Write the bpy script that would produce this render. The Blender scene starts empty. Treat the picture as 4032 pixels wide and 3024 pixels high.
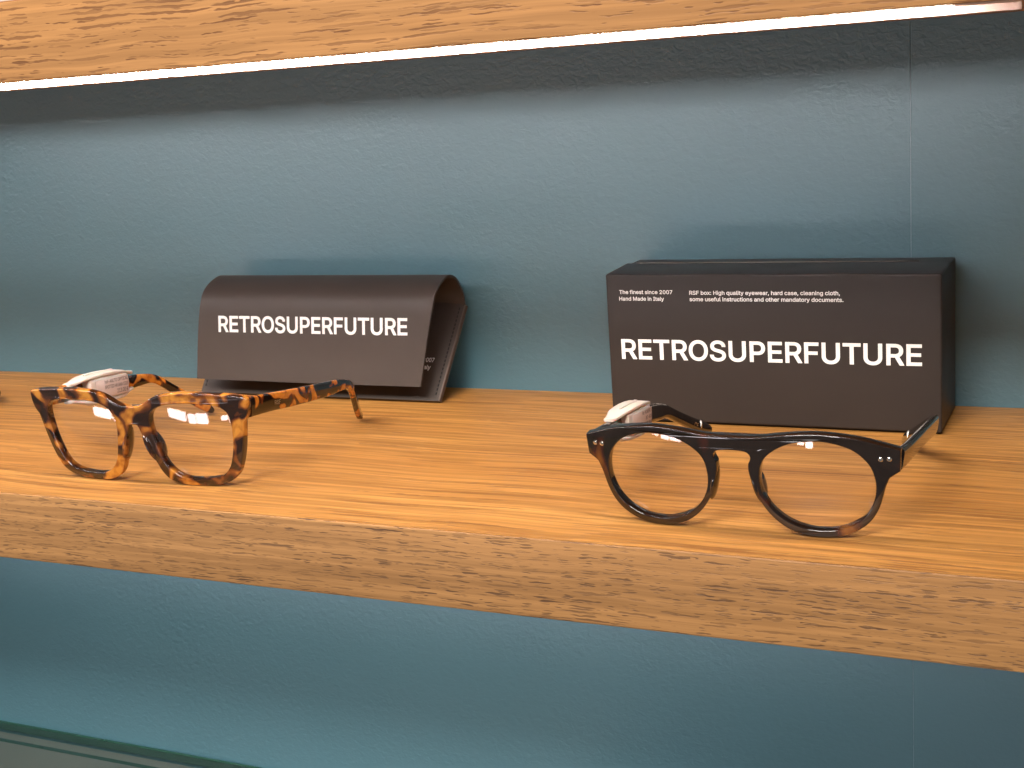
import bpy, math, random, os
from mathutils import Vector, Matrix
random.seed(7)
scene = bpy.context.scene
C = scene.collection

# ------------------------------------------------------------------ camera
cam_data = bpy.data.cameras.new("camera")
cam = bpy.data.objects.new("camera", cam_data); C.objects.link(cam)
rt = Vector((0.90622068, 0.41697081, -0.06999582))
up = Vector((-0.03118864, 0.23102591, 0.97244758))
fw = Vector((-0.42165311, 0.87906904, -0.22236522))
m = Matrix(((rt.x, up.x, -fw.x), (rt.y, up.y, -fw.y), (rt.z, up.z, -fw.z))).to_4x4()
m.translation = Vector((0.39, -0.75666, 0.195))
cam.matrix_world = m
cam_data.sensor_width = 36.0
cam_data.lens = 47.864
cam_data.clip_start = 0.02
cam_data.clip_end = 30
cam_data.dof.use_dof = True
cam_data.dof.focus_distance = 0.66
cam_data.dof.aperture_fstop = 45
scene.camera = cam
scene.render.resolution_x = 1024; scene.render.resolution_y = 768

# ------------------------------------------------------------------ light
world = bpy.data.worlds.new("World"); scene.world = world
world.use_nodes = True
bgn = world.node_tree.nodes["Background"]
bgn.inputs[0].default_value = (1.0, 0.96, 0.92, 1)
bgn.inputs[1].default_value = 0.17
LED_STRENGTH = 222.0
LED_COLOR = (1.0, 0.945, 0.95)

def area(name, loc, target, sx, sy, power, col):
    l = bpy.data.lights.new(name, 'AREA'); l.shape = 'RECTANGLE'; l.size = sx; l.size_y = sy
    l.energy = power; l.color = col
    o = bpy.data.objects.new(name, l); C.objects.link(o)
    o.location = loc
    d = Vector(target) - Vector(loc)
    o.rotation_euler = d.to_track_quat('-Z', 'Y').to_euler()
    return o
# the shop's ceiling lamps and its windows, behind the photographer
area("ceiling_lamp", (0.15, -2.0, 1.55), (0.0, -0.2, 0.0), 1.0, 0.35, 76.0, (1.0, 0.95, 0.89))
# low panes of the shop front behind the photographer: they show as small bright patches in the lenses
for i_, (xa, xb, zc_, hh_) in enumerate(((-2.56, -1.64, -.90, .26), (-1.52, -1.22, -.93, .26), (-1.17, -.76, -.90, .28), (-.29, -.10, -.88, .12), (-.05, .14, -.93, .16))):
    area("shop_window", ((xa + xb) / 2, -3.2, zc_), ((xa + xb) / 2, 0, zc_), xb - xa, hh_, 42.0 * (xb - xa) * hh_, (1.0, 0.93, 0.97))

scene.view_settings.view_transform = 'Standard'
scene.view_settings.look = 'None'
scene.view_settings.exposure = 0
scene.view_settings.gamma = 1
scene.view_settings.use_curve_mapping = False
scene.cycles.max_bounces = 10
scene.cycles.transparent_max_bounces = 16
scene.cycles.caustics_reflective = False
scene.cycles.caustics_refractive = False
scene.cycles.sample_clamp_indirect = 6
scene.cycles.use_denoising = True

# dimensions taken from the photograph (metres)
DEPTH, THICK, HGT = 0.25486, 0.03656, 0.20727
XL, XR_ = -1.5, 0.95

# ------------------------------------------------------------------ node helpers
def new_mat(name):
    mt = bpy.data.materials.new(name); mt.use_nodes = True
    nt = mt.node_tree
    return mt, nt, nt.nodes["Principled BSDF"]
def N(nt, typ, **kw):
    n = nt.nodes.new(typ)
    for k, v in kw.items():
        if k.startswith("i_"):
            key = k[2:]
            n.inputs[int(key) if key.isdigit() else key].default_value = v
        else: setattr(n, k, v)
    return n
def ramp(nt, stops, interp='LINEAR'):
    n = nt.nodes.new("ShaderNodeValToRGB"); cr = n.color_ramp; cr.interpolation = interp
    while len(cr.elements) < len(stops): cr.elements.new(0.5)
    for e, (p, c) in zip(cr.elements, stops):
        e.position = p; e.color = (c[0], c[1], c[2], 1) if len(c) == 3 else c
    return n
def mix(nt, mode, fac, a, b):
    n = nt.nodes.new("ShaderNodeMix"); n.data_type = 'RGBA'; n.blend_type = mode; n.clamp_factor = True
    for sock, v in ((n.inputs[0], fac), (n.inputs[6], a), (n.inputs[7], b)):
        if hasattr(v, "is_linked") or hasattr(v, "links"): nt.links.new(v, sock)
        elif isinstance(v, (int, float)): sock.default_value = v
        else: sock.default_value = (v[0], v[1], v[2], 1)
    return n.outputs[2]
def mapped(nt, scale, rot=(0, 0, 0), loc=(0, 0, 0), coord="Object"):
    tc = nt.nodes.new("ShaderNodeTexCoord"); mp = nt.nodes.new("ShaderNodeMapping")
    nt.links.new(tc.outputs[coord], mp.inputs[0])
    mp.inputs["Scale"].default_value = scale; mp.inputs["Rotation"].default_value = rot
    mp.inputs["Location"].default_value = loc
    return mp.outputs[0]
def noise(nt, vec, scale, detail=2, rough=0.5, dist=0.0):
    n = nt.nodes.new("ShaderNodeTexNoise"); nt.links.new(vec, n.inputs["Vector"])
    n.inputs["Scale"].default_value = scale; n.inputs["Detail"].default_value = detail
    n.inputs["Roughness"].default_value = rough; n.inputs["Distortion"].default_value = dist
    return n.outputs["Fac"]
def link(nt, a, b): nt.links.new(a, b)

# ------------------------------------------------------------------ materials
def oak(name, light, dark, pore_col, pore_len, pore_gap, pore_amt, streak_gap, streak_amt, rough, seed, bump=0.0003, wav=.0012, mlo=.08, fscale=1500):
    mt, nt, bs = new_mat(name)
    # slow waviness of the grain, added to the across-grain coordinates
    wv = mapped(nt, (1.0, 1.0, 1.0), loc=(seed, seed * .7, seed * .3))
    wn = N(nt, "ShaderNodeTexNoise"); link(nt, wv, wn.inputs["Vector"]); wn.inputs["Scale"].default_value = 7; wn.inputs["Detail"].default_value = 2
    sub = N(nt, "ShaderNodeVectorMath", operation='SUBTRACT'); link(nt, wn.outputs["Color"], sub.inputs[0]); sub.inputs[1].default_value = (.5, .5, .5)
    mul = N(nt, "ShaderNodeVectorMath", operation='MULTIPLY'); link(nt, sub.outputs[0], mul.inputs[0]); mul.inputs[1].default_value = (0, wav * 4, wav * 4)
    tc = N(nt, "ShaderNodeTexCoord")
    add = N(nt, "ShaderNodeVectorMath", operation='ADD'); link(nt, tc.outputs["Object"], add.inputs[0]); link(nt, mul.outputs[0], add.inputs[1])
    P = add.outputs[0]
    def mp(sx, sy, off):
        q = N(nt, "ShaderNodeMapping"); link(nt, P, q.inputs[0]); q.inputs["Scale"].default_value = (sx, sy, sy)
        q.inputs["Location"].default_value = (off + seed, off * 1.3, off * .7 + seed); return q.outputs[0]
    broad = noise(nt, mp(1.6, 28, 3), 1, 3, .55)
    mid = noise(nt, mp(6, 1.0 / streak_gap, 9), 1, 3, .6)
    fine = noise(nt, mp(8, fscale, 17), 1, 2, .6)
    base = mix(nt, 'MIX', ramp_fac(nt, broad, .35, .68), light, dark)
    st = ramp(nt, [(0.38, (0, 0, 0)), (0.60, (1, 1, 1))]); link(nt, mid, st.inputs[0])
    m1 = N(nt, "ShaderNodeMath", operation='MULTIPLY'); link(nt, st.outputs[0], m1.inputs[0]); m1.inputs[1].default_value = streak_amt
    c1 = mix(nt, 'MIX', m1.outputs[0], base, tuple(v * .62 for v in dark))
    f = ramp_fac(nt, fine, .35, .7)
    m2 = N(nt, "ShaderNodeMath", operation='MULTIPLY'); link(nt, f, m2.inputs[0]); m2.inputs[1].default_value = .38
    c2 = mix(nt, 'MIX', m2.outputs[0], c1, tuple(v * .6 for v in dark))
    # open pores: short dark dashes along the grain, gathered in bands
    # ragged outline: a small jitter across the grain
    jn = N(nt, "ShaderNodeTexNoise"); link(nt, mp(160, 420, 5), jn.inputs["Vector"]); jn.inputs["Scale"].default_value = 1; jn.inputs["Detail"].default_value = 1
    js = N(nt, "ShaderNodeVectorMath", operation='SUBTRACT'); link(nt, jn.outputs["Color"], js.inputs[0]); js.inputs[1].default_value = (.5, .5, .5)
    jm = N(nt, "ShaderNodeVectorMath", operation='MULTIPLY'); link(nt, js.outputs[0], jm.inputs[0]); jm.inputs[1].default_value = (0, .0014, .0014)
    ja = N(nt, "ShaderNodeVectorMath", operation='ADD'); link(nt, P, ja.inputs[0]); link(nt, jm.outputs[0], ja.inputs[1])
    def dashes(ln, gp, off, rmax):
        q = N(nt, "ShaderNodeMapping"); link(nt, ja.outputs[0], q.inputs[0]); q.inputs["Scale"].default_value = (1 / ln, 1 / gp, 1 / gp); q.inputs["Location"].default_value = (off, off * 1.3, off * .6)
        vo = N(nt, "ShaderNodeTexVoronoi"); vo.feature = 'F1'; vo.inputs["Scale"].default_value = 1; vo.inputs["Randomness"].default_value = 1
        link(nt, q.outputs[0], vo.inputs["Vector"])
        sp = N(nt, "ShaderNodeSeparateColor"); link(nt, vo.outputs["Color"], sp.inputs[0])
        rr = N(nt, "ShaderNodeMapRange", clamp=True); link(nt, sp.outputs[0], rr.inputs[0]); rr.inputs[1].default_value = .05; rr.inputs[2].default_value = 1; rr.inputs[3].default_value = 0; rr.inputs[4].default_value = rmax
        d = N(nt, "ShaderNodeMath", operation='SUBTRACT'); link(nt, rr.outputs[0], d.inputs[0]); link(nt, vo.outputs["Distance"], d.inputs[1])
        e = N(nt, "ShaderNodeMapRange", clamp=True); link(nt, d.outputs[0], e.inputs[0]); e.inputs[1].default_value = 0; e.inputs[2].default_value = .10
        k = N(nt, "ShaderNodeMath", operation='MULTIPLY'); link(nt, e.outputs[0], k.inputs[0])
        kk = N(nt, "ShaderNodeMapRange", clamp=True); link(nt, sp.outputs[1], kk.inputs[0]); kk.inputs[3].default_value = .35; kk.inputs[4].default_value = 1; link(nt, kk.outputs[0], k.inputs[1])
        return k.outputs[0]
    d1 = dashes(pore_len, pore_gap, 31, .56); d2 = dashes(pore_len * .5, pore_gap * .75, 47, .50)
    mask = noise(nt, mp(14, 160, 61), 1, 2, .5)
    mx = N(nt, "ShaderNodeMath", operation='MAXIMUM'); link(nt, d1, mx.inputs[0]); link(nt, d2, mx.inputs[1])
    mk = ramp(nt, [(0.36, (mlo, mlo, mlo)), (0.52, (1, 1, 1))]); link(nt, mask, mk.inputs[0])
    m3 = N(nt, "ShaderNodeMath", operation='MULTIPLY'); link(nt, mx.outputs[0], m3.inputs[0]); link(nt, mk.outputs[0], m3.inputs[1])
    m4 = N(nt, "ShaderNodeMath", operation='MULTIPLY'); link(nt, m3.outputs[0], m4.inputs[0]); m4.inputs[1].default_value = pore_amt
    c3 = mix(nt, 'MIX', m4.outputs[0], c2, pore_col)
    link(nt, c3, bs.inputs["Base Color"])
    rr = N(nt, "ShaderNodeMapRange"); link(nt, mid, rr.inputs[0]); rr.inputs[3].default_value = rough - .08; rr.inputs[4].default_value = rough + .12
    link(nt, rr.outputs[0], bs.inputs["Roughness"])
    h = N(nt, "ShaderNodeMath", operation='MULTIPLY_ADD'); link(nt, m3.outputs[0], h.inputs[0]); h.inputs[1].default_value = -1.0; link(nt, fine, h.inputs[2])
    bp = N(nt, "ShaderNodeBump"); bp.inputs["Strength"].default_value = .5; bp.inputs["Distance"].default_value = bump
    link(nt, h.outputs[0], bp.inputs["Height"]); link(nt, bp.outputs[0], bs.inputs["Normal"])
    bs.inputs["Specular IOR Level"].default_value = .35
    return mt
def ramp_fac(nt, sock, a, b):
    n = N(nt, "ShaderNodeMapRange", clamp=True); link(nt, sock, n.inputs[0]); n.inputs[1].default_value = a; n.inputs[2].default_value = b
    return n.outputs[0]

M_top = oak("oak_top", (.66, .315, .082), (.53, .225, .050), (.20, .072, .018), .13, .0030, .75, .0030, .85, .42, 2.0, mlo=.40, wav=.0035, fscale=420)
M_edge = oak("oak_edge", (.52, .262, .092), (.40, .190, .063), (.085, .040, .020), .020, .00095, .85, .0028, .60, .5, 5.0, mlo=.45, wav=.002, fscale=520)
M_edge_up = oak("oak_edge_upper", (.66, .335, .125), (.54, .255, .087), (.16, .062, .024), .044, .0014, .85, .0034, .60, .5, 8.0, mlo=.6, wav=.0025, fscale=480)

def wall_mat():
    mt, nt, bs = new_mat("wall_paint")
    v = mapped(nt, (1, 1, 1))
    big = noise(nt, v, 9, 3, .5)
    col = mix(nt, 'MIX', big, (.050, .147, .188), (.059, .162, .204))
    link(nt, col, bs.inputs["Base Color"])
    vs = mapped(nt, (.75, 1, 1))
    a = noise(nt, vs, 270, 3, .6, .5)
    b = noise(nt, vs, 620, 2, .5)
    c = noise(nt, vs, 60, 2, .5)
    ad = N(nt, "ShaderNodeMath", operation='MULTIPLY_ADD'); link(nt, b, ad.inputs[0]); ad.inputs[1].default_value = .3; link(nt, a, ad.inputs[2])
    ad2 = N(nt, "ShaderNodeMath", operation='MULTIPLY_ADD'); link(nt, c, ad2.inputs[0]); ad2.inputs[1].default_value = .3; link(nt, ad.outputs[0], ad2.inputs[2])
    bp = N(nt, "ShaderNodeBump"); bp.inputs["Strength"].default_value = .5; bp.inputs["Distance"].default_value = .0009
    link(nt, ad2.outputs[0], bp.inputs["Height"]); link(nt, bp.outputs[0], bs.inputs["Normal"])
    bs.inputs["Roughness"].default_value = .46; bs.inputs["Specular IOR Level"].default_value = 1.0
    bs.inputs["Coat Weight"].default_value = .8; bs.inputs["Coat Roughness"].default_value = .5
    return mt
M_wall = wall_mat()

def plain(name, col, rough=.5, metal=0, spec=.5, bumpscale=None, bumpdist=.0001, **kw):
    mt, nt, bs = new_mat(name)
    v = mapped(nt, (1, 1, 1)); f = noise(nt, v, 60, 3, .5)
    c = mix(nt, 'MIX', f, tuple(x * .93 for x in col), tuple(min(1, x * 1.07) for x in col))
    link(nt, c, bs.inputs["Base Color"])
    bs.inputs["Roughness"].default_value = rough; bs.inputs["Metallic"].default_value = metal
    bs.inputs["Specular IOR Level"].default_value = spec
    if bumpscale:
        nn = noise(nt, v, bumpscale, 3, .6)
        bp = N(nt, "ShaderNodeBump"); bp.inputs["Strength"].default_value = .4; bp.inputs["Distance"].default_value = bumpdist
        link(nt, nn, bp.inputs["Height"]); link(nt, bp.outputs[0], bs.inputs["Normal"])
    for k, val in kw.items(): bs.inputs[k.replace("_", " ")].default_value = val
    return mt
M_leather = plain("charcoal_leather", (.058, .045, .038), .50, spec=.30, bumpscale=2600, bumpdist=.00012)
M_leather_in = plain("charcoal_leather_inside", (.032, .024, .020), .62, spec=.3, bumpscale=1800, bumpdist=.0001)
M_leather_edge = plain("leather_cut_edge", (.115, .085, .068), .6, spec=.3, bumpscale=1200)
M_thread = plain("dark_thread", (.010, .008, .007), .8)
M_card = plain("charcoal_card", (.031, .025, .022), .42, spec=.32, bumpscale=1500, bumpdist=.00005)
M_card_top = M_card
M_card_edge = plain("card_cut_edge", (.16, .125, .095), .7)
M_ink = plain("white_print", (.86, .84, .80), .5)
M_metal = plain("polished_steel", (.80, .76, .70), .18, metal=1)
M_gold = plain("gold_print", (.50, .38, .22), .35, metal=.7)
M_greyink = plain("grey_print", (.09, .07, .065), .7)
M_paper = plain("label_paper", (.66, .52, .46), .65)
M_clip = plain("frosted_plastic", (.62, .53, .46), .42, spec=.5, Subsurface_Weight=.25, Subsurface_Scale=.004)
M_profile = plain("aluminium_painted_reflection", (.76, .54, .42), .5)  # salmon tint: the wood's reflection is put into the base colour
M_counter = plain("grey_counter", (.27, .245, .235), .6)
M_pale = plain("pale_matte", (.85, .78, .76), .6)

def led_mat():
    mt, nt, bs = new_mat("led_glow")
    nt.nodes.remove(bs)
    e = N(nt, "ShaderNodeEmission"); e.inputs[0].default_value = (*LED_COLOR, 1); e.inputs[1].default_value = LED_STRENGTH
    link(nt, e.outputs[0], nt.nodes["Material Output"].inputs[0]); return mt
M_led = led_mat()

def glass_mat(name, tint, edge=False, ior=1.62, refl=(1, .95, .97)):
    mt, nt, bs = new_mat(name); nt.nodes.remove(bs)
    tr = N(nt, "ShaderNodeBsdfTransparent"); tr.inputs[0].default_value = (*tint, 1)
    gl = N(nt, "ShaderNodeBsdfGlossy"); gl.inputs["Roughness"].default_value = .015; gl.inputs["Color"].default_value = (*refl, 1)
    ge = N(nt, "ShaderNodeNewGeometry"); dt = N(nt, "ShaderNodeVectorMath", operation='DOT_PRODUCT')
    link(nt, ge.outputs["Incoming"], dt.inputs[0]); link(nt, ge.outputs["Normal"], dt.inputs[1])
    ab = N(nt, "ShaderNodeMath", operation='ABSOLUTE'); link(nt, dt.outputs["Value"], ab.inputs[0])
    om = N(nt, "ShaderNodeMath", operation='SUBTRACT'); om.inputs[0].default_value = 1; link(nt, ab.outputs[0], om.inputs[1])
    pw = N(nt, "ShaderNodeMath", operation='POWER'); link(nt, om.outputs[0], pw.inputs[0]); pw.inputs[1].default_value = 5
    f0 = ((ior - 1) / (ior + 1)) ** 2
    fr = N(nt, "ShaderNodeMath", operation='MULTIPLY_ADD'); link(nt, pw.outputs[0], fr.inputs[0]); fr.inputs[1].default_value = 1 - f0; fr.inputs[2].default_value = f0
    mx = N(nt, "ShaderNodeMixShader"); link(nt, fr.outputs[0], mx.inputs[0]); link(nt, tr.outputs[0], mx.inputs[1]); link(nt, gl.outputs[0], mx.inputs[2])
    link(nt, mx.outputs[0], nt.nodes["Material Output"].inputs[0]); return mt
M_lens = glass_mat("clear_lens", (.985, .98, .975))
M_shelfglass = glass_mat("green_glass", (.80, .84, .80))
M_glassedge = plain("green_glass_edge", (.02, .075, .045), .15)

def acetate(name, stops, scale, dist, seed, detail=1.2, rough=.10, sss=0.15):
    mt, nt, bs = new_mat(name)
    v = mapped(nt, (1, 1, 1), loc=(seed, seed * 1.7, seed * .4))
    n = noise(nt, v, scale, detail, .45, dist)
    r = ramp(nt, stops, 'EASE'); link(nt, n, r.inputs[0])
    n2 = noise(nt, v, scale * 2.3, 2, .5, .5)
    dk = mix(nt, 'MULTIPLY', ramp_fac(nt, n2, .45, .75), r.outputs[0], (.55, .42, .35))
    link(nt, dk, bs.inputs["Base Color"])
    bs.inputs["Roughness"].default_value = rough
    bs.inputs["Specular IOR Level"].default_value = .55
    bs.inputs["Coat Weight"].default_value = .6; bs.inputs["Coat Roughness"].default_value = .03
    bs.inputs["Subsurface Weight"].default_value = sss; bs.inputs["Subsurface Scale"].default_value = .003
    bs.inputs["Subsurface Radius"].default_value = (1, .4, .1)
    return mt
M_tort = acetate("spotted_tortoise", [(0.0, (.016, .006, .003)), (.42, (.024, .009, .004)), (.46, (.07, .020, .007)), (.51, (.17, .050, .011)), (.55, (.38, .135, .020)), (.63, (.56, .23, .032)), (1, (.66, .30, .045))], 92, .8, 4.1, detail=.8)
M_tort_temple = acetate("spotted_tortoise_temple", [(0.0, (.006, .003, .002)), (.46, (.010, .004, .002)), (.51, (.12, .025, .006)), (.58, (.56, .19, .018)), (1, (.72, .30, .035))], 110, .8, 6.2, detail=.8)
M_dark = acetate("dark_tortoise", [(0.0, (.013, .008, .006)), (.64, (.016, .009, .006)), (.69, (.055, .013, .007)), (.76, (.24, .085, .014)), (1, (.34, .13, .02))], 52, .5, 14.2, sss=.05, rough=.07)
M_dark_temple = acetate("dark_tortoise_temple", [(0.0, (.006, .004, .003)), (.66, (.009, .005, .004)), (.74, (.06, .02, .006)), (1, (.20, .07, .012))], 48, .5, 3.7, sss=.03, rough=.07)
M_wood_reflection = acetate("painted_wood_reflection", [(0.0, (.012, .007, .004)), (.40, (.09, .045, .012)), (.60, (.17, .088, .020)), (1, (.22, .12, .03))], 40, .6, 5.1, sss=.05, rough=.07)  # amber paints the shelf wood's reflection into the temple colour
M_dark_temple.node_tree.nodes["Principled BSDF"].inputs["Coat Weight"].default_value = 1.0

# ------------------------------------------------------------------ mesh helpers
def obj(name, verts, faces, mat, parent=None, smooth=True, ang=35):
    me = bpy.data.meshes.new(name); me.from_pydata([tuple(v) for v in verts], [], faces); me.validate(); me.update()
    import bmesh
    bm = bmesh.new(); bm.from_mesh(me); bmesh.ops.remove_doubles(bm, verts=bm.verts, dist=1e-6)
    bmesh.ops.recalc_face_normals(bm, faces=bm.faces); bm.to_mesh(me); bm.free()
    return mobj(name, me, mat, parent, smooth, ang)
def mobj(name, me, mat, parent=None, smooth=True, ang=35):
    if mat: me.materials.clear(); me.materials.append(mat)
    if smooth:
        for p in me.polygons: p.use_smooth = True
        me.set_sharp_from_angle(angle=math.radians(ang))
    o = bpy.data.objects.new(name, me); C.objects.link(o)
    if parent: o.parent = parent
    return o
def thing(name, label, cat, loc=(0, 0, 0), rz=0, group=None):
    o = bpy.data.objects.new(name, None); C.objects.link(o); o.empty_display_size = .01
    o.location = loc; o.rotation_euler = (0, 0, rz); o["label"] = label; o["category"] = cat
    if group: o["group"] = group
    return o
def box(name, x0, x1, y0, y1, z0, z1, mat, parent=None, bev=0.0, seg=3):
    import bmesh
    bm = bmesh.new()
    vs = [bm.verts.new((x, y, z)) for x in (x0, x1) for y in (y0, y1) for z in (z0, z1)]
    for f in ((0, 1, 3, 2), (4, 6, 7, 5), (0, 4, 5, 1), (2, 3, 7, 6), (0, 2, 6, 4), (1, 5, 7, 3)): bm.faces.new([vs[i] for i in f])
    bmesh.ops.recalc_face_normals(bm, faces=bm.faces)
    if bev: bmesh.ops.bevel(bm, geom=bm.edges[:], offset=bev, segments=seg, profile=.5, affect='EDGES')
    me = bpy.data.meshes.new(name); bm.to_mesh(me); bm.free()
    return mobj(name, me, mat, parent, smooth=bool(bev), ang=40)
def catmull(pts, closed=True, sub=4):
    out = []; n = len(pts); P = [Vector(p) for p in pts]
    rng = range(n) if closed else range(n - 1)
    for i in rng:
        p0 = P[(i - 1) % n] if closed or i > 0 else P[0]; p1 = P[i]; p2 = P[(i + 1) % n]
        p3 = P[(i + 2) % n] if closed or i + 2 < n else P[-1]
        for k in range(sub):
            t = k / sub
            out.append(.5 * ((2 * p1) + (p2 - p0) * t + (2 * p0 - 5 * p1 + 4 * p2 - p3) * t * t + (3 * p1 - p0 - 3 * p2 + p3) * t ** 3))
    if not closed: out.append(P[-1])
    return out
def curve_mesh(loops, half, bev, res=3):
    """fill of closed 2-D loops extruded by +-half with rounded edges -> mesh"""
    cu = bpy.data.curves.new("tmp", 'CURVE'); cu.dimensions = '2D'; cu.fill_mode = 'BOTH'
    for lp in loops:
        sp = cu.splines.new('POLY'); sp.points.add(len(lp) - 1)
        for p, q in zip(sp.points, lp): p.co = (q[0], q[1], 0, 1)
        sp.use_cyclic_u = True
    cu.extrude = half - bev; cu.bevel_depth = bev; cu.bevel_resolution = res; cu.offset = -bev
    o = bpy.data.objects.new("tmp", cu); C.objects.link(o)
    dg = bpy.context.evaluated_depsgraph_get(); dg.update()
    me = bpy.data.meshes.new_from_object(o.evaluated_get(dg))
    bpy.data.objects.remove(o); bpy.data.curves.remove(cu)
    return me

FONT = None
try:
    fp = os.path.join(bpy.utils.system_resource('DATAFILES'), "fonts", "Inter.woff2")
    if os.path.exists(fp): FONT = bpy.data.fonts.load(fp)
except Exception: FONT = None
def text_mesh(s, w, h, bold=0.0):
    """words fitted into a width w with capitals h high, lower left corner at 0,0; every contour is filled on its own, so
    overlapping strokes of a letter stay solid"""
    from mathutils.geometry import tessellate_polygon, interpolate_bezier
    def contours(t):
        cu = bpy.data.curves.new("txt", 'FONT'); cu.body = t
        if FONT: cu.font = FONT
        cu.size = 1
        o = bpy.data.objects.new("txt", cu); C.objects.link(o)
        dg = bpy.context.evaluated_depsgraph_get(); dg.update()
        c2 = o.to_curve(dg); out = []
        for sp in c2.splines:
            bp = list(sp.bezier_points); n = len(bp); pts = []
            if n:
                for i in range(n):
                    p, q = bp[i], bp[(i + 1) % n]
                    if (p.handle_right - p.co).length < 1e-5 and (q.handle_left - q.co).length < 1e-5 : seg = [p.co.copy()]
                    else: seg = interpolate_bezier(p.co, p.handle_right, q.handle_left, q.co, 7)[:-1]
                    pts += [Vector((v.x, v.y)) for v in seg]
            else: pts = [Vector((v.co.x, v.co.y)) for v in sp.points]
            cl = []
            for v in pts:
                if not cl or (v - cl[-1]).length > 1e-5: cl.append(v)
            if len(cl) > 2 and (cl[0] - cl[-1]).length < 1e-5: cl.pop()
            if len(cl) > 2: out.append(cl)
        o.to_curve_clear(); bpy.data.objects.remove(o); bpy.data.curves.remove(cu)
        return out
    def area2(c): return sum(a.x * b.y - b.x * a.y for a, b in zip(c, c[1:] + c[:1]))
    def inside(p, c):
        r = False
        for a, b in zip(c, c[1:] + c[:1]):
            if (a.y > p.y) != (b.y > p.y) and p.x < (b.x - a.x) * (p.y - a.y) / (b.y - a.y) + a.x: r = not r
        return r
    cs = contours(s); hh = max(v.y for c in contours("H") for v in c)
    main = max(cs, key=lambda c: abs(area2(c))); sg = 1 if area2(main) > 0 else -1
    if bold:
        for c in cs:
            n = len(c); nc = []
            for i in range(n):
                d1 = (c[i] - c[i - 1]); d2 = (c[(i + 1) % n] - c[i]); d1.normalize(); d2.normalize()
                n1 = Vector((d1.y, -d1.x)) * sg; n2 = Vector((d2.y, -d2.x)) * sg
                m_ = (n1 + n2); L = m_.length
                nc.append(c[i] + (m_ / L) * bold * min(1.6, 2 / L) if L > .3 else c[i].copy())
            c[:] = nc
    x0 = min(v.x for c in cs for v in c); x1 = max(v.x for c in cs for v in c)
    sx = w / (x1 - x0); sy = h / (hh + bold * 2)
    from mathutils.geometry import delaunay_2d_cdt
    pts = []; eds = []
    for c in cs:
        n0 = len(pts); pts += c; eds += [(n0 + i, n0 + (i + 1) % len(c)) for i in range(len(c))]
    ov, oe, of, *_ = delaunay_2d_cdt(pts, eds, [], 0, 1e-6)
    bbs = [(min(v.x for v in c), max(v.x for v in c)) for c in cs]
    def winding(p):
        w_ = 0
        for c, bb in zip(cs, bbs):
            if not bb[0] <= p.x <= bb[1]: continue
            for q, r in zip(c, c[1:] + c[:1]):
                if (q.y > p.y) != (r.y > p.y):
                    if p.x < (r.x - q.x) * (p.y - q.y) / (r.y - q.y) + q.x: w_ += 1 if r.y > q.y else -1
        return w_
    fs = []
    for f in of:
        cen = sum((ov[i] for i in f), Vector((0, 0))) / len(f)
        if winding(cen):
            ar = sum(ov[i].x * ov[j].y - ov[j].x * ov[i].y for i, j in zip(f, list(f[1:]) + [f[0]]))
            fs.append(tuple(f) if ar > 0 else tuple(f[::-1]))
    vs = [((v.x - x0) * sx, (v.y + bold) * sy, 0) for v in ov]
    me = bpy.data.meshes.new("txt"); me.from_pydata(vs, [], fs); me.update(); return me
def place_text(name, me, fn, mat, parent, label=None):
    """fn(x, y) -> position; a thin printed sheet"""
    me.update()
    zs = [v.co.z for v in me.vertices]
    q0, qx, qy = Vector(fn(0, 0)), Vector(fn(.001, 0)), Vector(fn(0, .001))
    nn = (qx - q0).cross(qy - q0).normalized()
    for v, z in zip(me.vertices, zs): v.co = Vector(fn(v.co.x, v.co.y)) + nn * z * 3
    o = mobj(name, me, mat, parent, smooth=False)
    if label: o["label"] = label
    return o

# ------------------------------------------------------------------ setting
SEAM = 0.27246
def wall():
    import bmesh
    bm = bmesh.new()
    for x0, x1 in ((-3.0, SEAM - .00008), (SEAM + .00008, 2.2)):
        vs = [bm.verts.new((x, y, z)) for x in (x0, x1) for y in (0, .02) for z in (-1.2, 1.6)]
        fs = [bm.faces.new([vs[i] for i in f]) for f in ((0, 1, 3, 2), (4, 6, 7, 5), (0, 4, 5, 1), (2, 3, 7, 6), (0, 2, 6, 4), (1, 5, 7, 3))]
    vs = [bm.verts.new((x, y, z)) for x in (SEAM - .03, SEAM + .03) for y in (.0205, .03) for z in (-1.2, 1.6)]
    for f in ((0, 1, 3, 2), (4, 6, 7, 5), (0, 4, 5, 1), (2, 3, 7, 6), (0, 2, 6, 4), (1, 5, 7, 3)): bm.faces.new([vs[i] for i in f])
    bmesh.ops.recalc_face_normals(bm, faces=bm.faces)
    me = bpy.data.meshes.new("wall"); bm.to_mesh(me); bm.free()
    o = mobj("wall", me, M_wall, smooth=False); o["kind"] = "structure"
    return o
wall()

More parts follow.
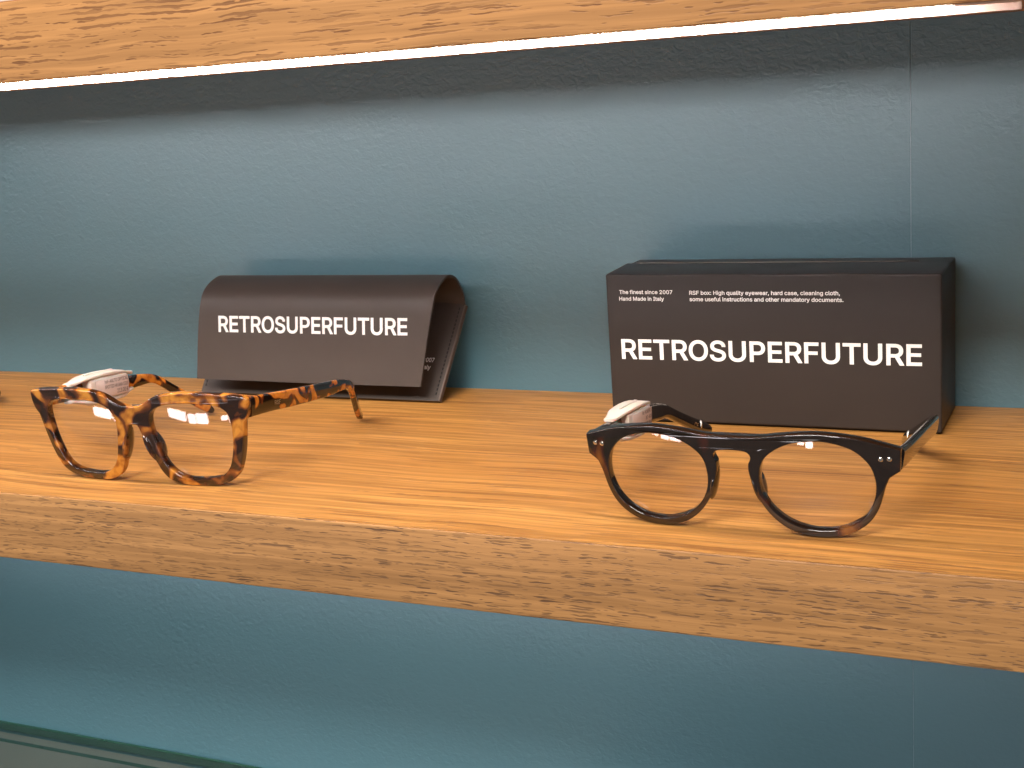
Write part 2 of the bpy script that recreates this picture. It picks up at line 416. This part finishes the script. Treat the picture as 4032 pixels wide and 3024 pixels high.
def shelf(label, z0, mat_edge, led_x1, prof_x1):
    t = thing("wooden_shelf", label, "shelf", (0, 0, z0), 0, "oak shelves on the blue wall")
    # solid board with a separate front edge band
    bt = 0.0012
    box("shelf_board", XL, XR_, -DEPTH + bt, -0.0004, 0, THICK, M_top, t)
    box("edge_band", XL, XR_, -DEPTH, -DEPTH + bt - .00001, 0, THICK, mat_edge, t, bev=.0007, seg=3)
    # light profile under the front edge: flat base, rear lip that hides the diodes from the wall
    import bmesh
    y0 = -DEPTH + .003; y1 = -DEPTH + .0235; h = .0031
    prof = [(y0, 0), (y0, -.0004), (y1, -.0004), (y1, -h), (y1 + .0010, -h), (y1 + .0010, 0)]
    vs = [(x, y, z - .00001) for x in (XL, prof_x1) for y, z in prof]; n = len(prof)
    fs = [[i, (i + 1) % n, n + (i + 1) % n, n + i] for i in range(n)] + [list(range(n)), list(range(2 * n - 1, n - 1, -1))]
    p = obj("light_profile", vs, fs, M_profile, t, smooth=False)
    # narrow strip, turned a little towards the wall
    yc, zc, w_, a_ = -DEPTH + .0065, -.00095, .0028, math.radians(32)
    c_, s_ = math.cos(a_) * w_ / 2, math.sin(a_) * w_ / 2; k_ = .00012
    q = [(yc - c_, zc - s_), (yc + c_, zc + s_), (yc + c_ - s_ / w_ * 2 * k_, zc + s_ + k_), (yc - c_ - s_ / w_ * 2 * k_, zc - s_ + k_)]
    vs = [(x, y, z) for x in (-.56, led_x1) for y, z in q]
    obj("led_strip", vs, [(0, 1, 2, 3), (7, 6, 5, 4), (0, 4, 5, 1), (1, 5, 6, 2), (2, 6, 7, 3), (3, 7, 4, 0)], M_led, t, smooth=False)
    return t
s_low = shelf("oak shelf in the middle carrying the eyeglasses, pouch and box", -THICK, M_edge, .28, .30)
s_up = shelf("upper oak shelf with a glowing white light strip under its front edge", HGT, M_edge_up, .325, .3465)

# glass-topped cabinet at the bottom left, far below
cab = thing("display_cabinet", "grey cabinet with green edged glass top, low against the wall at bottom left", "cabinet", (0, 0, -.306))
box("glass_top", -1.5, .05, -.6, -.0035, -.001, .0055, M_shelfglass, cab, bev=.0006)
box("glass_edge", -1.5, .05, -.0034, -.0010, -.001, .0055, M_glassedge, cab)
box("counter_top", -1.5, .05, -.6, -.004, -.03, -.003, M_counter, cab)
box("counter_strip", -1.5, .05, -.0175, -.0140, -.0029, -.0022, M_glassedge, cab)
box("cabinet_body", -1.49, .04, -.59, -.005, -.8, -.0302, M_counter, cab)

# ------------------------------------------------------------------ box
BX, BY, BW, BH, BD = 0.11871, -0.0627, 0.17824, 0.08356, 0.05525
def gift_box():
    t = thing("eyewear_box", "black cardboard presentation box with white lettering, standing behind the round glasses", "box", (BX, BY, 0), math.radians(.08))
    g = .0016
    box("box_body", 0.0004, BW - .0004, g + .0003, BD, .0011, BH - .0003, M_card, t, bev=.0006)
    box("foot", .0015, BW - .0015, .0035, BD - .001, 0, .0010, M_card, t)
    # lid: front panel and most of the top
    import bmesh
    prof = [(0, .0014), (0, BH - .0002), (BD * .30, BH + .0004), (BD * .62, BH + .0009), (BD * .62, BH - .0006), (g, BH - .0019), (g, .0014)]
    bm = bmesh.new(); rows = []
    nx = 40
    for i in range(nx + 1):
        x = BW * i / nx
        rows.append([bm.verts.new((x, y + (.00012 * math.sin(x * 130) + .00008 * math.sin(x * 310 + 1) if k == 1 else 0), z + (.00018 * math.sin(x * 95 + 2) if k == 1 else 0))) for k, (y, z) in enumerate(prof)])
    n = len(prof)
    for a, b in zip(rows[:-1], rows[1:]):
        for k in range(n): bm.faces.new((a[k], b[k], b[(k + 1) % n], a[(k + 1) % n]))
    bm.faces.new(rows[0]); bm.faces.new(rows[-1][::-1])
    bmesh.ops.recalc_face_normals(bm, faces=bm.faces)
    sharp = [e for e in bm.edges if len(e.link_faces) == 2 and e.calc_face_angle() > .6]
    bmesh.ops.bevel(bm, geom=sharp, offset=.0010, segments=3, profile=.5, affect='EDGES')
    me = bpy.data.meshes.new("lid"); bm.to_mesh(me); bm.free()
    mobj("lid", me, M_card, t, ang=50)
    box("paper_edge", .006, BW - .016, BD * .62 + .0002, BD * .62 + .0009, BH - .0021, BH + .0011, M_card_edge, t)
    fx = lambda x0, z0: (lambda x, y: Vector((x0 - BX + x, -.00016, z0 + y)))
    place_text("brand_lettering", text_mesh("RETROSUPERFUTURE", .1613, .01125, .016), fx(.1260, .0361), M_ink, t)
    place_text("small_print", text_mesh("The finest since 2007", .0305, .00215, .016), fx(.1264, .0726), M_ink, t)
    place_text("small_print", text_mesh("Hand Made in Italy", .0258, .00215, .016), fx(.1262, .0689), M_ink, t)
    place_text("small_print", text_mesh("RSF box: High quality eyewear, hard case, cleaning cloth,", .0803, .00215, .016), fx(.1664, .0723), M_ink, t)
    place_text("small_print", text_mesh("some useful instructions and other mandatory documents.", .0820, .00215, .016), fx(.1664, .0688), M_ink, t)
gift_box()

# ------------------------------------------------------------------ pouch
PROF = [(-.0541, .0135), (-.0525, .0254), (-.0514, .0346), (-.0491, .0500), (-.0471, .0600), (-.0438, .0672), (-.0380, .0723), (-.0300, .0757), (-.0216, .0770), (-.0129, .0737), (-.0065, .0665), (-.0036, .0608), (-.0024, .0535)]
def pouch():
    t = thing("glasses_pouch", "charcoal leather fold-over pouch with white lettering, leaning against the wall", "pouch")
    P = [Vector((a, b, 0)) for a, b in PROF]; pr = catmull(P, closed=False, sub=5)
    n = len(pr)
    L = [0]
    for a, b in zip(pr[:-1], pr[1:]): L.append(L[-1] + (b - a).length)
    th = .0014
    def xr(s): # right border of the flap, tapering to the front end
        f = min(1, s / (L[-1] * .44)); return -.0085 + .0088 * f
    def xl(s):
        f = min(1, s / (L[-1] * .44)); return -.1765 + .0045 * f
    nor = []
    for i in range(n):
        a = pr[max(0, i - 1)]; b = pr[min(n - 1, i + 1)]; d = (b - a).normalized(); nor.append(Vector((d.y, -d.x, 0)))  # towards the inside
    vs = []; fs = []; nx = 30
    import bmesh
    bm = bmesh.new(); G = {}
    for side in (0, 1):
        for i in range(n):
            for j in range(nx + 1):
                x = xl(L[i]) + (xr(L[i]) - xl(L[i])) * j / nx
                p = pr[i] + nor[i] * (th if side else 0)
                wob = .0004 * math.sin(x * 45 + 1) * math.sin(L[i] * 40) + .0009 * math.exp(-((L[i]) / .015) ** 2) * math.sin(x * 20)
                G[side, i, j] = bm.verts.new((x, p.x + wob, p.y))
    for i in range(n - 1):
        for j in range(nx):
            bm.faces.new((G[0, i, j], G[0, i, j + 1], G[0, i + 1, j + 1], G[0, i + 1, j]))
            bm.faces.new((G[1, i, j], G[1, i + 1, j], G[1, i + 1, j + 1], G[1, i, j + 1]))
    for i in range(n - 1):
        for j in (0, nx):
            bm.faces.new((G[0, i, j], G[0, i + 1, j], G[1, i + 1, j], G[1, i, j]))
    for j in range(nx):
        for i in (0, n - 1): bm.faces.new((G[0, i, j], G[0, i, j + 1], G[1, i, j + 1], G[1, i, j]))
    bmesh.ops.recalc_face_normals(bm, faces=bm.faces)
    me = bpy.data.meshes.new("flap"); bm.to_mesh(me); bm.free()
    mobj("flap", me, M_leather, t, ang=45)
    # flat body leaning from the shelf back to the wall: two layers sewn along the sides
    b0 = Vector((-.0400, 0.0002)); b1 = Vector((-.0024, .0535))
    def bpt(s, off): # s 0..1 up the body, off towards the viewer
        d = (b1 - b0); nn = Vector((-d.y, d.x)).normalized()
        bulge = 0.0
        p = b0 + d * s + nn * off
        return p
    def layer(name, off0, off1, topf, mat, inset=0.0):
        bm = bmesh.new(); G = {}; nx, ns = 30, 14
        for side, off in ((0, off0), (1, off1)):
            for i in range(ns + 1):
                for j in range(nx + 1):
                    u = j / nx; s = i / ns * topf(u)
                    xL = -.1835 + .0010 * s + inset; xR = -.0038 + .0041 * s - inset
                    e = 4 * u * (1 - u)
                    p = bpt(s, off + (.004 * e * math.sin(math.pi * min(1, s * .9)) if off0 > .001 else 0))
                    G[side, i, j] = bm.verts.new((xL + (xR - xL) * u, p.x, max(0.0001, p.y)))
        for i in range(ns):
            for j in range(nx):
                bm.faces.new((G[0, i, j], G[0, i, j + 1], G[0, i + 1, j + 1], G[0, i + 1, j]))
                bm.faces.new((G[1, i, j], G[1, i + 1, j], G[1, i + 1, j + 1], G[1, i, j + 1]))
        for i in range(ns):
            for j in (0, nx): bm.faces.new((G[0, i, j], G[0, i + 1, j], G[1, i + 1, j], G[1, i, j]))
        for j in range(nx):
            for i in (0, ns): bm.faces.new((G[0, i, j], G[0, i, j + 1], G[1, i, j + 1], G[1, i, j]))
        bmesh.ops.recalc_face_normals(bm, faces=bm.faces)
        me = bpy.data.meshes.new(name); bm.to_mesh(me); bm.free()
        return mobj(name, me, mat, t, ang=50)
    layer("back_panel", 0, .0013, lambda u: 1.0, M_leather)
    layer("front_panel", .0014, .0028, lambda u: .985 + .16 * (1 - (2 * u - 1) ** 8) , M_leather)
    # light raw strip along the sewn right side, and the stitches
    vs = []
    for s in (0, 1):
        xR = -.0038 + .0041 * s
        for dx in (-.0000, .0011):
            for off in (.0002, .0030):
                p = bpt(s, off); vs.append((xR + dx, p.x, max(.0001, p.y)))
    obj("side_edge", vs, [(0, 1, 3, 2), (4, 6, 7, 5), (0, 4, 5, 1), (2, 3, 7, 6), (1, 5, 7, 3), (0, 2, 6, 4)], M_leather_edge, t, smooth=False)
    for sd in (0, 1):
        vs = []; fs = []
        for k in range(22):
            s0 = .06 + k * .042; s1 = s0 + .026
            base = len(vs)
            for s in (s0, s1):
                x = (-.0038 + .0041 * s - .0026) if sd else (-.1835 + .001 * s + .0026)
                for dx in (-.0003, .0003):
                    for off in (.0026, .0032):
                        p = bpt(s, off + .0002); vs.append((x + dx, p.x, p.y))
            fs += [tuple(base + i for i in f) for f in ((0, 1, 3, 2), (4, 6, 7, 5), (0, 4, 5, 1), (2, 3, 7, 6), (1, 5, 7, 3), (0, 2, 6, 4))]
        obj("stitching", vs, fs, M_thread, t, smooth=False)
    # lettering follows the curved flap
    def onflap(x, z):
        for a, b in zip(pr[:-1], pr[1:]):
            if a.y <= z <= b.y:
                f = (z - a.y) / (b.y - a.y); y = a.x + (b.x - a.x) * f; break
        wob = .0004 * math.sin(x * 45 + 1) * math.sin((z - .0135) * 40)
        return Vector((x, y - .00035 + wob, z))
    place_text("brand_lettering", text_mesh("RETROSUPERFUTURE", .1405, .0104, .018), lambda x, y: onflap(-.1572 + x, .0444 + y), M_ink, t)
    def onbody(x, y):
        p = bpt((.0165 + y) / .0535, .0034 + .0012); return Vector((-.0445 + x, p.x, p.y))
    place_text("inner_print", text_mesh("The finest since 2007", .0330, .0024, .02), lambda x, y: onbody(x, y + .0040), M_ink, t)
    place_text("inner_print", text_mesh("Hand Made in Italy", .0315, .0024, .02), lambda x, y: onbody(x, y), M_ink, t)
pouch()

# ------------------------------------------------------------------ eyeglasses
RO = [(2.5,43.9),(7.0,43.9),(13.0,44.3),(19.7,45.2),(27.0,45.9),(34.4,46.1),(40.5,45.6),(46.6,44.7),(53.5,43.2),(60.5,41.0),(65.6,39.25),(66.7,38.9),(67.1,38.3),(67.0,34.8),(66.7,30.2),(66.3,29.4),(63.9,27.8),(62.5,26.6),(61.7,24.8),(60.8,22.5),(59.9,19.2),(58.9,15.5),(57.4,11.8),(55.2,8.2),(52.2,5.1),(48.4,2.7),(44.2,1.0),(39.8,0.1),(35.3,-0.1),(31.0,0.3),(26.6,1.3),(23.2,2.6),(19.9,4.6),(16.6,7.4),(13.6,10.9),(11.2,14.7),(9.4,18.8),(8.1,22.9),(7.3,25.6),(6.7,29.2),(6.8,32.1),(7.5,33.6),(7.8,35.2),(7.2,36.6),(5.7,37.6),(2.2,38.0)]
RI = [(11.3,27.8),(11.6,30.1),(12.2,32.2),(13.5,34.7),(15.9,37.2),(19.5,39.7),(23.2,41.4),(26.8,42.3),(30.5,42.8),(35.5,43.0),(39.4,42.5),(43.9,41.3),(48.1,39.5),(51.4,37.0),(54.4,33.4),(56.0,30.3),(57.0,26.2),(57.2,22.1),(56.7,18.3),(55.2,14.0),(53.1,10.5),(49.6,7.1),(45.2,4.7),(41.0,3.4),(36.6,3.0),(31.8,3.2),(27.5,4.2),(23.4,5.9),(20.1,7.9),(17.2,10.4),(14.8,13.2),(12.8,16.9),(11.5,21.0),(11.1,25.3)]
SO = [(2.3,42.7),(6.0,43.3),(9.3,44.6),(12.2,46.3),(15.6,48.0),(20.2,49.4),(27.3,50.3),(36.3,50.5),(45.5,50.1),(54.0,49.5),(60.6,48.8),(66.8,47.9),(68.1,47.3),(68.8,46.0),(68.9,43.4),(68.5,40.6),(67.6,37.6),(66.5,36.0),(65.4,34.6),(64.9,32.4),(64.1,28.1),(62.7,21.6),(61.1,15.9),(58.9,10.2),(56.6,6.2),(53.4,3.4),(49.7,1.7),(44.9,0.6),(39.2,0.0),(32.1,-0.1),(25.4,0.2),(20.8,1.1),(17.3,2.5),(14.7,4.4),(12.4,7.4),(10.6,11.2),(8.7,15.6),(6.6,21.0),(5.0,25.4),(3.9,29.2),(3.2,31.5),(2.0,32.6)]
SI = [(10.9,33.1),(11.3,36.2),(12.4,38.8),(14.3,40.8),(16.9,42.4),(21.0,43.8),(25.8,44.5),(30.8,44.8),(37.6,44.8),(44.3,44.5),(49.8,43.7),(53.9,42.4),(56.8,40.0),(57.8,36.5),(58.1,32.6),(57.7,27.4),(56.9,21.7),(55.2,15.7),(53.0,10.6),(50.0,7.1),(46.3,5.1),(41.0,4.1),(35.2,3.7),(29.2,3.8),(24.6,4.7),(21.0,6.4),(18.0,9.1),(15.8,12.3),(14.1,16.6),(12.9,20.9),(11.9,25.2),(11.1,29.1)]
GLASSES_GROUP = "eyeglasses set out in a row on the shelf"

def section_sweep(path, name, mat, parent, nseg=18, p=4.0, roll=0.0):
    """path: list of (pos, width_dir_halfsize, height_halfsize); rounded-rectangle loft"""
    n = len(path); vs = []; fs = []
    for i, (pos, hw, hh) in enumerate(path):
        a = path[max(0, i - 1)][0]; b = path[min(n - 1, i + 1)][0]
        T = (b - a).normalized()
        side = T.cross(Vector((0, 0, 1)))
        if side.length < 1e-6: side = Vector((1, 0, 0))
        side.normalize(); upv = side.cross(T).normalized()
        side, upv = side * math.cos(roll) - upv * math.sin(roll), upv * math.cos(roll) + side * math.sin(roll)
        for k in range(nseg):
            th = 2 * math.pi * (k + .5) / nseg
            c, s = math.cos(th), math.sin(th)
            x = math.copysign(abs(c) ** (2 / p), c) * hw; y = math.copysign(abs(s) ** (2 / p), s) * hh
            vs.append(pos + side * x + upv * y)
    for i in range(n - 1):
        for k in range(nseg):
            fs.append((i * nseg + k, i * nseg + (k + 1) % nseg, (i + 1) * nseg + (k + 1) % nseg, (i + 1) * nseg + k))
    fs.append(tuple(range(nseg))[::-1]); fs.append(tuple((n - 1) * nseg + k for k in range(nseg)))
    return obj(name, vs, fs, mat, parent, ang=50)

def glasses(kind, label, loc, rz):
    rnd = kind == "round"
    t = thing("eyeglasses", label, "eyeglasses", loc, rz, GLASSES_GROUP)
    outer, inner = (RO, RI) if rnd else (SO, SI)
    tilt, k = (.1538, 1.5475) if rnd else (.12, 1.168)
    th = .0046 if rnd else .0044
    matF = M_dark if rnd else M_tort
    matT = M_dark_temple if rnd else M_tort_temple
    V = Vector((0, -math.sin(tilt), math.cos(tilt))); Nn = Vector((0, math.cos(tilt), math.sin(tilt)))
    def S(u, v, n): return Vector((u, 0, 0)) + V * (v + .0001) + Nn * (k * u * u + n)
    half = [(a / 1000, b / 1000) for a, b in outer]
    full = half + [(-a, b) for a, b in half[::-1]]
    ol = catmull([(a, b, 0) for a, b in full], True, 3)
    il = catmull([(a / 1000, b / 1000, 0) for a, b in inner], True, 3)
    il2 = [Vector((-p.x, p.y, 0)) for p in il]
    me = curve_mesh([ol, il, il2], th / 2, .00045 if rnd else .0007, 3)
    for v in me.vertices: v.co = S(v.co.x, v.co.y, th / 2 - v.co.z)
    import bmesh
    bm = bmesh.new(); bm.from_mesh(me); bmesh.ops.remove_doubles(bm, verts=bm.verts, dist=1e-6)
    bmesh.ops.recalc_face_normals(bm, faces=bm.faces); bm.to_mesh(me); bm.free()
    fr = mobj("frame_front", me, matF, t, ang=38)
    # lenses
    cx = sum(p.x for p in il) / len(il); cy = sum(p.y for p in il) / len(il)
    for sgn in (1, -1):
        vs = []; fs = []; rings = 14; m_ = len(il)
        R = .115
        for side in (0, 1):
            for r in range(rings + 1):
                for p in il:
                    f = r / rings * 1.012
                    du, dv = (p.x - cx) * f, (p.y - cy) * f
                    rr = du * du + dv * dv
                    n = .0022 - (.026 ** 2 - rr) / (2 * R) * .9 + (.0014 if side else 0)
                    q = S(sgn * (cx + du), cy + dv, n); vs.append(q)
        off = (rings + 1) * m_
        for r in range(rings):
            for i in range(m_):
                j = (i + 1) % m_
                a, b, c, d = r * m_ + i, r * m_ + j, (r + 1) * m_ + j, (r + 1) * m_ + i
                if r == 0: fs += [(a, c, d), (off + a, off + d, off + c)]
                else: fs += [(a, b, c, d), (off + a, off + d, off + c, off + b)]
        for i in range(m_):
            j = (i + 1) % m_; fs.append((rings * m_ + i, rings * m_ + j, off + rings * m_ + j, off + rings * m_ + i))
        obj("lens", vs, fs, M_lens, t, ang=60)
        # nose pad grown out of the back of the rim
        pu, pv = (.0092, .0215) if rnd else (.0078, .0205)
        vs = []; fs = []; a_, b_ = 16, 10
        for i in range(b_ + 1):
            ph = math.pi * i / b_
            for j in range(a_):
                th2 = 2 * math.pi * j / a_
                e = Vector((math.sin(ph) * math.cos(th2) * .0019, math.cos(ph) * (.0085 if rnd else .0095), math.sin(ph) * math.sin(th2) * (.0048 if rnd else .0060)))
                tau = .33 if not rnd else .22
                du = e.x + .35 * max(0, e.z) + e.y * -tau
                vs.append(S(sgn * (pu + du), pv + e.y, th - .0006 + e.z * 1.0))
        for i in range(b_):
            for j in range(a_):
                fs.append((i * a_ + j, i * a_ + (j + 1) % a_, (i + 1) * a_ + (j + 1) % a_, (i + 1) * a_ + j))
        obj("nose_pad", vs, fs, matF, t, ang=80)
    # temples
    if rnd:
        TP = [(.0055, .0655, .0345, .0095), (.020, .0665, .0338, .0088), (.040, .0668, .0325, .0084), (.060, .0668, .0306, .0086), (.078, .0666, .0285, .0090), (.089, .0661, .0268, .0086), (.0955, .0652, .0256, .0072), (.101, .0638, .0234, .0060), (.108, .0615, .0196, .0058), (.118, .0585, .0144, .0062), (.128, .0560, .0094, .0068), (.136, .0542, .0058, .0066), (.140, .0534, .0040, .0050), (.1415, .0530, .0032, .0022)]
        thk = .0040
    else:
        TP = [(.0042, .0672, .0424, .0105), (.020, .0680, .0408, .0096), (.040, .0682, .0382, .0092), (.060, .0680, .0358, .0087), (.076, .0678, .0342, .0082), (.086, .0677, .0334, .0072), (.096, .0675, .0322, .0056), (.102, .0668, .0300, .0050), (.107, .0652, .0262, .0050), (.115, .0615, .0190, .0054), (.123, .0576, .0120, .0056), (.130, .0545, .0062, .0052), (.1335, .0532, .0032, .0038), (.1345, .0528, .0018, .0014)]
        thk = .0036
    for sgn in (1, -1):
        P4 = catmull([Vector((a, b, c, d)) for a, b, c, d in TP], False, 6) if False else None
        # the worn pair sits a little askew: its right tip is bent further in than the left one
        ask = (lambda w: 0.0) if not rnd else (lambda w: max(0, (w - .092) / .048) * (-.0085 if sgn > 0 else .0035))
        pts = [Vector((sgn * (u + ask(w)), w, z)) for w, u, z, h in TP]; hs = [Vector((h, thk, 0)) for w, u, z, h in TP]
        cp = catmull(pts, False, 6); ch = catmull(hs, False, 6)
        path = [(p, max(.0006, min(q.y / 2, q.x * .48)), max(.0006, q.x / 2)) for p, q in zip(cp, ch)]
        tm = section_sweep(path, "temple", matT, t, roll=sgn * math.radians(9) if rnd else 0)
        if rnd:  # outer side: reflection of the shelf wood painted in amber; dark inside
            tm.data.materials.append(M_wood_reflection)
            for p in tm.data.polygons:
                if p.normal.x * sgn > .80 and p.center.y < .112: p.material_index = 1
        # hinge
        hb = [S(sgn * .0595, TP[0][2] - .001, th), ]
        x0 = sgn * .0618; y = hb[0].y + .0022; z = TP[0][2]
        hx = sorted((x0 - sgn * .0012, x0 + sgn * .0016))
        hg = box("hinge", hx[0], hx[1], y, y + .0065, z - .0024, z + .0024, M_metal, t, bev=.0003)
        if rnd:
            # bright metal inlay near the tip
            i0 = next(i for i, p in enumerate(cp) if p.y > .1265)
            seg = [(cp[i0 + j], path[i0 + j][1] * 1.06, path[i0 + j][2] * 1.04) for j in (0, 1)]
            q0, q1 = seg[0][0], seg[0][0] + (seg[1][0] - seg[0][0]).normalized() * .0010
            section_sweep([(q0, seg[0][1], seg[0][2]), (q1, seg[0][1], seg[0][2])], "tip_ring", M_metal, tm)
            # rivets on the end piece
            for du in (.0595, .0628):
                vs = []; fs = []
                for r, nn in ((.00075, -.00025), (.00095, -.0001), (.00095, .0008)):
                    for j in range(16):
                        vs.append(S(sgn * du + r * math.cos(j * math.pi / 8), .0352 + r * math.sin(j * math.pi / 8), nn))
                fs = [tuple(range(16))] + [(a * 16 + j, a * 16 + (j + 1) % 16, (a + 1) * 16 + (j + 1) % 16, (a + 1) * 16 + j) for a in (0, 1) for j in range(16)]
                obj("rivet", vs, fs, M_metal, fr)
        def on_temple(i_, sd):  # frame of reference at path index
            a, b = cp[i_], cp[min(len(cp) - 1, i_ + 1)]; T = (b - a).normalized()
            side = T.cross(Vector((0, 0, 1))).normalized(); upv = side.cross(T).normalized()
            return T, side, upv
        if not rnd and sgn == 1:
            i0 = next(i for i, p in enumerate(cp) if p.y > .0205)
            T, side, upv = on_temple(i0, 1); base = cp[i0] + side * (path[i0][1] + .00012)
            place_text("temple_mark", text_mesh("RSF", .0052, .0022, .0), lambda x, y: base + T * x + upv * (y - .0016), M_gold, tm)
        if rnd and sgn == -1:
            i0 = next(i for i, p in enumerate(cp) if p.y > .1205)
            T, side, upv = on_temple(i0, 1); base = cp[i0] + side * (path[i0][1] + .00012)
            place_text("temple_mark", text_mesh("CE", .0042, .0026, .0), lambda x, y: base + T * x + upv * (y - .0016), M_gold, tm)
    return t

g_sq = glasses("square", "square glasses in spotted amber tortoiseshell, standing open at the left in front of the pouch", (-.0813, -.2239, 0), .0249)
g_rd = glasses("round", "round dark brown glasses with two rivets on each end piece, in front of the box", (.2364, -.2278, 0), -.014)

def copy_tree(o, parent=None):
    c = o.copy(); C.objects.link(c); c.parent = parent
    for ch in list(o.children): copy_tree(ch, c)
    return c
g_far = copy_tree(g_rd)
g_far.location = (-.3745, -.2185, 0); g_far.rotation_euler = (0, 0, 0)
g_far["label"] = "dark glasses at the left picture edge, of which only a temple tip shows"

# ------------------------------------------------------------------ security tags clipped on the left temples
def tag(label, gl, lines, w0=.050, z0=.0385, slope=-.085, up_off=0.0, s=1.0):
    e = gl.rotation_euler.z
    base = Vector(gl.location) + Matrix.Rotation(e, 3, 'Z') @ Vector((-.0672, w0, z0))
    t = thing("security_tag", label, "security tag", base, e, "white security tags clipped on the glasses")
    t.rotation_euler = (slope, 0, e); t.scale = (s, s, s)
    # local: y along the temple, x inwards (towards the viewer's right), z up
    def loft(name, st, mat, p=3.2, nseg=32, ang=24):
        vs = []; fs = []
        for (y, hx, hz, cz, cxx) in st:
            for k in range(nseg):
                th = 2 * math.pi * (k + .5) / nseg; c, s_ = math.cos(th), math.sin(th)
                vs.append(Vector((cxx + math.copysign(abs(c) ** (2 / p), c) * hx, y, cz + math.copysign(abs(s_) ** (2 / p), s_) * hz)))
        n = len(st)
        for i in range(n - 1):
            for k in range(nseg): fs.append((i * nseg + k, i * nseg + (k + 1) % nseg, (i + 1) * nseg + (k + 1) % nseg, (i + 1) * nseg + k))
        fs.append(tuple(range(nseg))[::-1]); fs.append(tuple((n - 1) * nseg + k for k in range(nseg)))
        return obj(name, vs, fs, mat, t, ang=ang)
    def sm(st, sub=2): return [tuple(v) for v in cat5(st, sub)]
    def cat5(st, sub):
        out = []
        n = len(st)
        for i in range(n - 1):
            p0, p1, p2, p3 = st[max(0, i - 1)], st[i], st[i + 1], st[min(n - 1, i + 2)]
            for k in range(sub):
                u = k / sub
                out.append(tuple(.5 * (2 * b + (c - a) * u + (2 * a - 5 * b + 4 * c - d) * u * u + (3 * b - a - 3 * c + d) * u ** 3) for a, b, c, d in zip(p0, p1, p2, p3)))
        out.append(st[-1]); return out
    # housing that closes round the temple
    loft("housing", sm([(-.0155, .0036, .0044, 0, .0006), (-.0150, .0052, .0056, 0, .0006), (-.0130, .0062, .0066, 0, .0006), (.0, .0066, .0071, 0, .0006), (.014, .0066, .0071, 0, .0006), (.0185, .0060, .0066, 0, .0006), (.0205, .0048, .0056, 0, .0006), (.021, .0034, .0042, 0, .0006)]), M_clip, 7)
    # upper and lower jaws with flared ends
    for sg in (1, -1):
        st = [(-.0292, .0018, .0007, sg * .0052, .0), (-.0286, .0030, .0011, sg * .0051, .0), (-.026, .0034, .0011, sg * .0052, .0), (-.0215, .0044, .0010, sg * .0062, .0004), (-.0155, .0058, .0012, sg * .0074, .0006), (0, .0064, .0014, sg * .0081, .0006), (.014, .0062, .0012, sg * .0078, .0006), (.0200, .0050, .0010, sg * .0066, .0004), (.0255, .0034, .0010, sg * .0055, .0), (.0285, .0030, .0011, sg * .0052, .0), (.0290, .0016, .0007, sg * .0052, .0)]
        loft("jaw", sm(st), M_clip, 4.0)
        loft("ridge", [(-.014, .0006, .0002, sg * .0090, .0006), (-.012, .0012, .0006, sg * .0093, .0006), (.011, .0012, .0006, sg * .0093, .0006), (.013, .0006, .0002, sg * .0089, .0006)], M_clip, 4.0)
    # clear ring at the rear end
    vs = []; fs = []; a_, b_ = 24, 8
    for i in range(a_):
        A = 2 * math.pi * i / a_
        for j in range(b_):
            B = 2 * math.pi * j / b_; r = .0040 + .0006 * math.cos(B)
            vs.append((.0030 + .0006 * math.sin(B), .0205 + r * math.cos(A) * .8, r * math.sin(A)))
    for i in range(a_):
        for j in range(b_): fs.append((i * b_ + j, ((i + 1) % a_) * b_ + j, ((i + 1) % a_) * b_ + (j + 1) % b_, i * b_ + (j + 1) % b_))
    obj("clear_ring", vs, fs, M_clip, t, ang=80)
    # paper label on the inner face
    lb = box("price_label", .00725, .00745, -.0115, .0185, -.0055, .0052, M_paper, t, bev=.00005)
    for i, (s_, y0, w, h) in enumerate(lines):
        place_text("label_print", text_mesh(s_, w, h, .01), lambda x, y, y0=y0, i=i: Vector((.00758, y0 + x, (.0026, -.0008, -.0046)[i] + y)), M_greyink, lb)
    return t
tag("white plastic security tag on the left temple of the amber square glasses, priced 213.00", g_sq,
    [("hot-AALTO OPTICAL", -.0035, .0215, .0021), ("SPOTTED HAVANA 5320", -.0035, .0215, .0021), ("213.00 €", .0075, .0102, .0026)], w0=.0520, z0=.0375, s=.92)
tag("white plastic security tag on the left temple of the dark round glasses, below the box", g_rd,
    [("Ret-NUMERO 7", .0030, .0148, .0020), ("807-4820", .0085, .0092, .0020), ("195.00 €", .0080, .0098, .0026)], w0=.0520, z0=.0322, slope=-.08, s=.84)

# pale block added on the upper shelf for the pale sliver at top left
bxx = thing("pale_block", "pale block on top of the upper shelf, just showing in the top left corner", "carton", (-.52, -DEPTH + .002, HGT + THICK))
box("block_body", .235, .4325, 0, .08, 0, .06, M_pale, bxx, bev=.0015)
